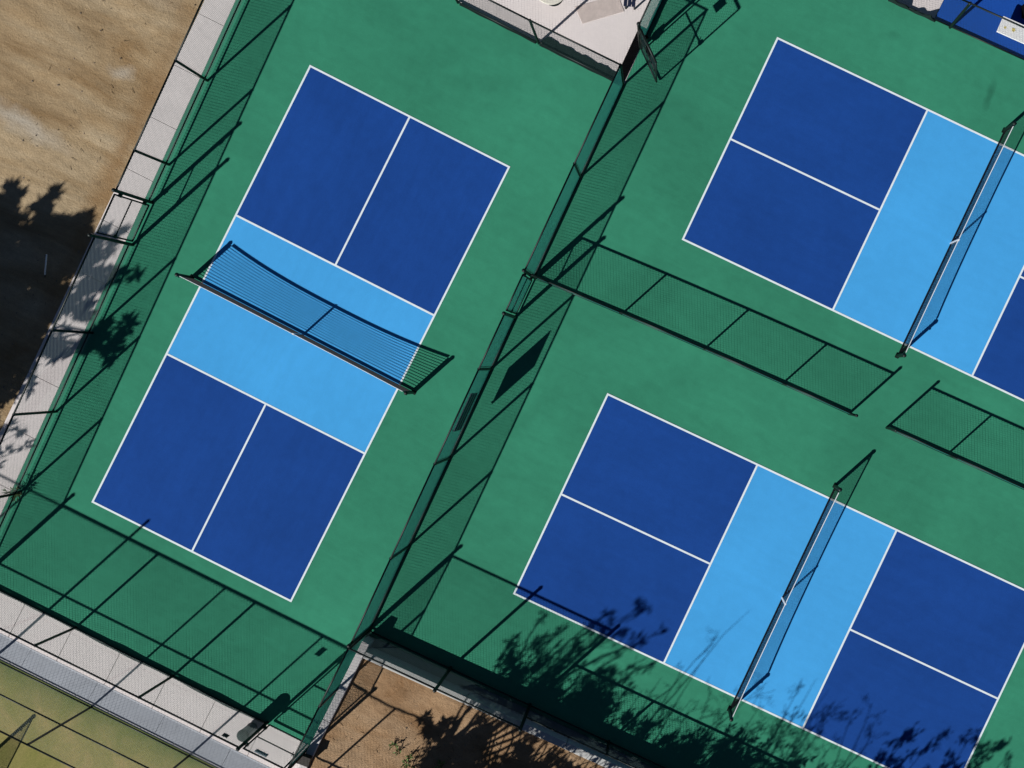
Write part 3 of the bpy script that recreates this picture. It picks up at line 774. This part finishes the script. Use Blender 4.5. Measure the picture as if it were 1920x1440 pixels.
twig_tree((23.6, -2.2, .4), [S_(*t) for t in ((24.95, 5.45, 5.0), (24.6, 4.9, 4.7), (25.1, 4.8, 4.6), (24.4, 4.4, 4.4), (25.3, 5.2, 4.8), (24.9, 4.2, 4.3), (25.8, 5.3, 4.8), (26.2, 4.6, 4.4))],
          "leafy upright shrub tree at the far bottom right corner", n_leaf=26, sub=12, spread=.30, leaf=(.13, .06))
cl = []
for q in range(34):
    tx = random.uniform(18.4, 27.5); ty = random.uniform(.9, 1.9) + .085 * (tx - 18); h = random.uniform(2.5, 3.4)
    cl.append((S_(tx, ty, h), random.uniform(.36, .6), 150, .6))
tree((20.8, -3.2, .40), cl, "long dark hedge shrub beyond the bottom edge under the twiggy trees", per_tip=16, jit=.08, leaf=(.16, .06), mat=LEAF, trunk_r=.09, fork=.2, name="hedge_shrub", cat="shrub", group="shrubs on the raised bed")

def weed(x, y, z, n, r, label, mat=WEED, leaf=(.07, .035), stems=6, height=.18, name="weed"):
    root = tag(empty(name, (x, y, z)), label, "plant", "weeds on bare ground"); st, lf = MB(), MB()
    for q in range(stems):
        t = random.uniform(0, 6.28); rr = r * random.uniform(.4, 1); e = Vector((math.cos(t) * rr, math.sin(t) * rr, height * random.uniform(.5, 1)))
        limb(st, Vector((0, 0, -.02)), e, .006, .003, 3, .2)
        for k in range(n // stems):
            p = e * random.uniform(.2, 1.05); d = Vector((math.cos(t), math.sin(t), .4)) + rv(.9)
            lf.leaf(p, d, UPV, leaf[0] * random.uniform(.6, 1.3), leaf[1] * random.uniform(.7, 1.2))
    st.build("stem", TWIG, root); lf.build("foliage", mat, root); return root
weed(10.47, -2.12, BZ, 46, .16, "small green weed on the orange dirt, topmost of the trailing row")
weed(10.66, -2.20, BZ, 34, .12, "tiny green weed just below the topmost one on the orange dirt")
weed(10.98, -2.17, BZ, 24, .10, "tiny sparse weed to the right of the trailing row on orange dirt")
weed(10.98, -2.36, BZ, 50, .15, "dark green weed in the middle of the trailing row on orange dirt")
weed(11.15, -2.42, BZ, 60, .17, "green weed lowest in the trailing row by the bottom edge", height=.22)
weed(11.9, -1.98, BZ, 60, .20, "leafy weed at the rim of the tree shade on orange dirt", height=.25)
weed(-1.93, -.66, -.01, 80, .17, "dark spiky plant caught on the fence post beside the path", mat=LEAF, leaf=(.16, .03), stems=9, height=.40, name="spiky_plant")

# loose stones and twigs
def gravel(name, n, region, z, rmin, rmax, m):
    mb = MB()
    for _ in range(n):
        x, y = region(); mb.rock((x, y, z - .004), rmin + (rmax - rmin) * random.random() ** 5)
    mb.build(name, m, kind="stuff")
def reg_w():
    while True:
        y = random.uniform(-2, 15.5); x = path_l(y) - .06 - abs(random.gauss(0, 2.6))
        if x > -12: return x, y
gravel("gravel", 600, reg_w, -.03, .008, .038, STONE)
gravel("gravel", 700, lambda: (random.uniform(8.75, 16), wall_n(12) - .3 - abs(random.gauss(0, 1.4))), BZ, .007, .035, STONE)
mb = MB()
for _ in range(90):
    x, y = reg_w(); a = random.uniform(0, 6.28); L = random.uniform(.04, .16)
    mb.tube((x, y, -.02), (x + L * math.cos(a), y + L * math.sin(a), -.008), .005, .003, n=4)
for _ in range(50):
    x, y = random.uniform(8.8, 15), random.uniform(-3.2, -.6); a = random.uniform(0, 6.28); L = random.uniform(.05, .22)
    mb.tube((x, y, BZ), (x + L * math.cos(a), y + L * math.sin(a), BZ + .012), .006, .003, n=4)
mb.build("dry_twigs", TWIG, kind="stuff")
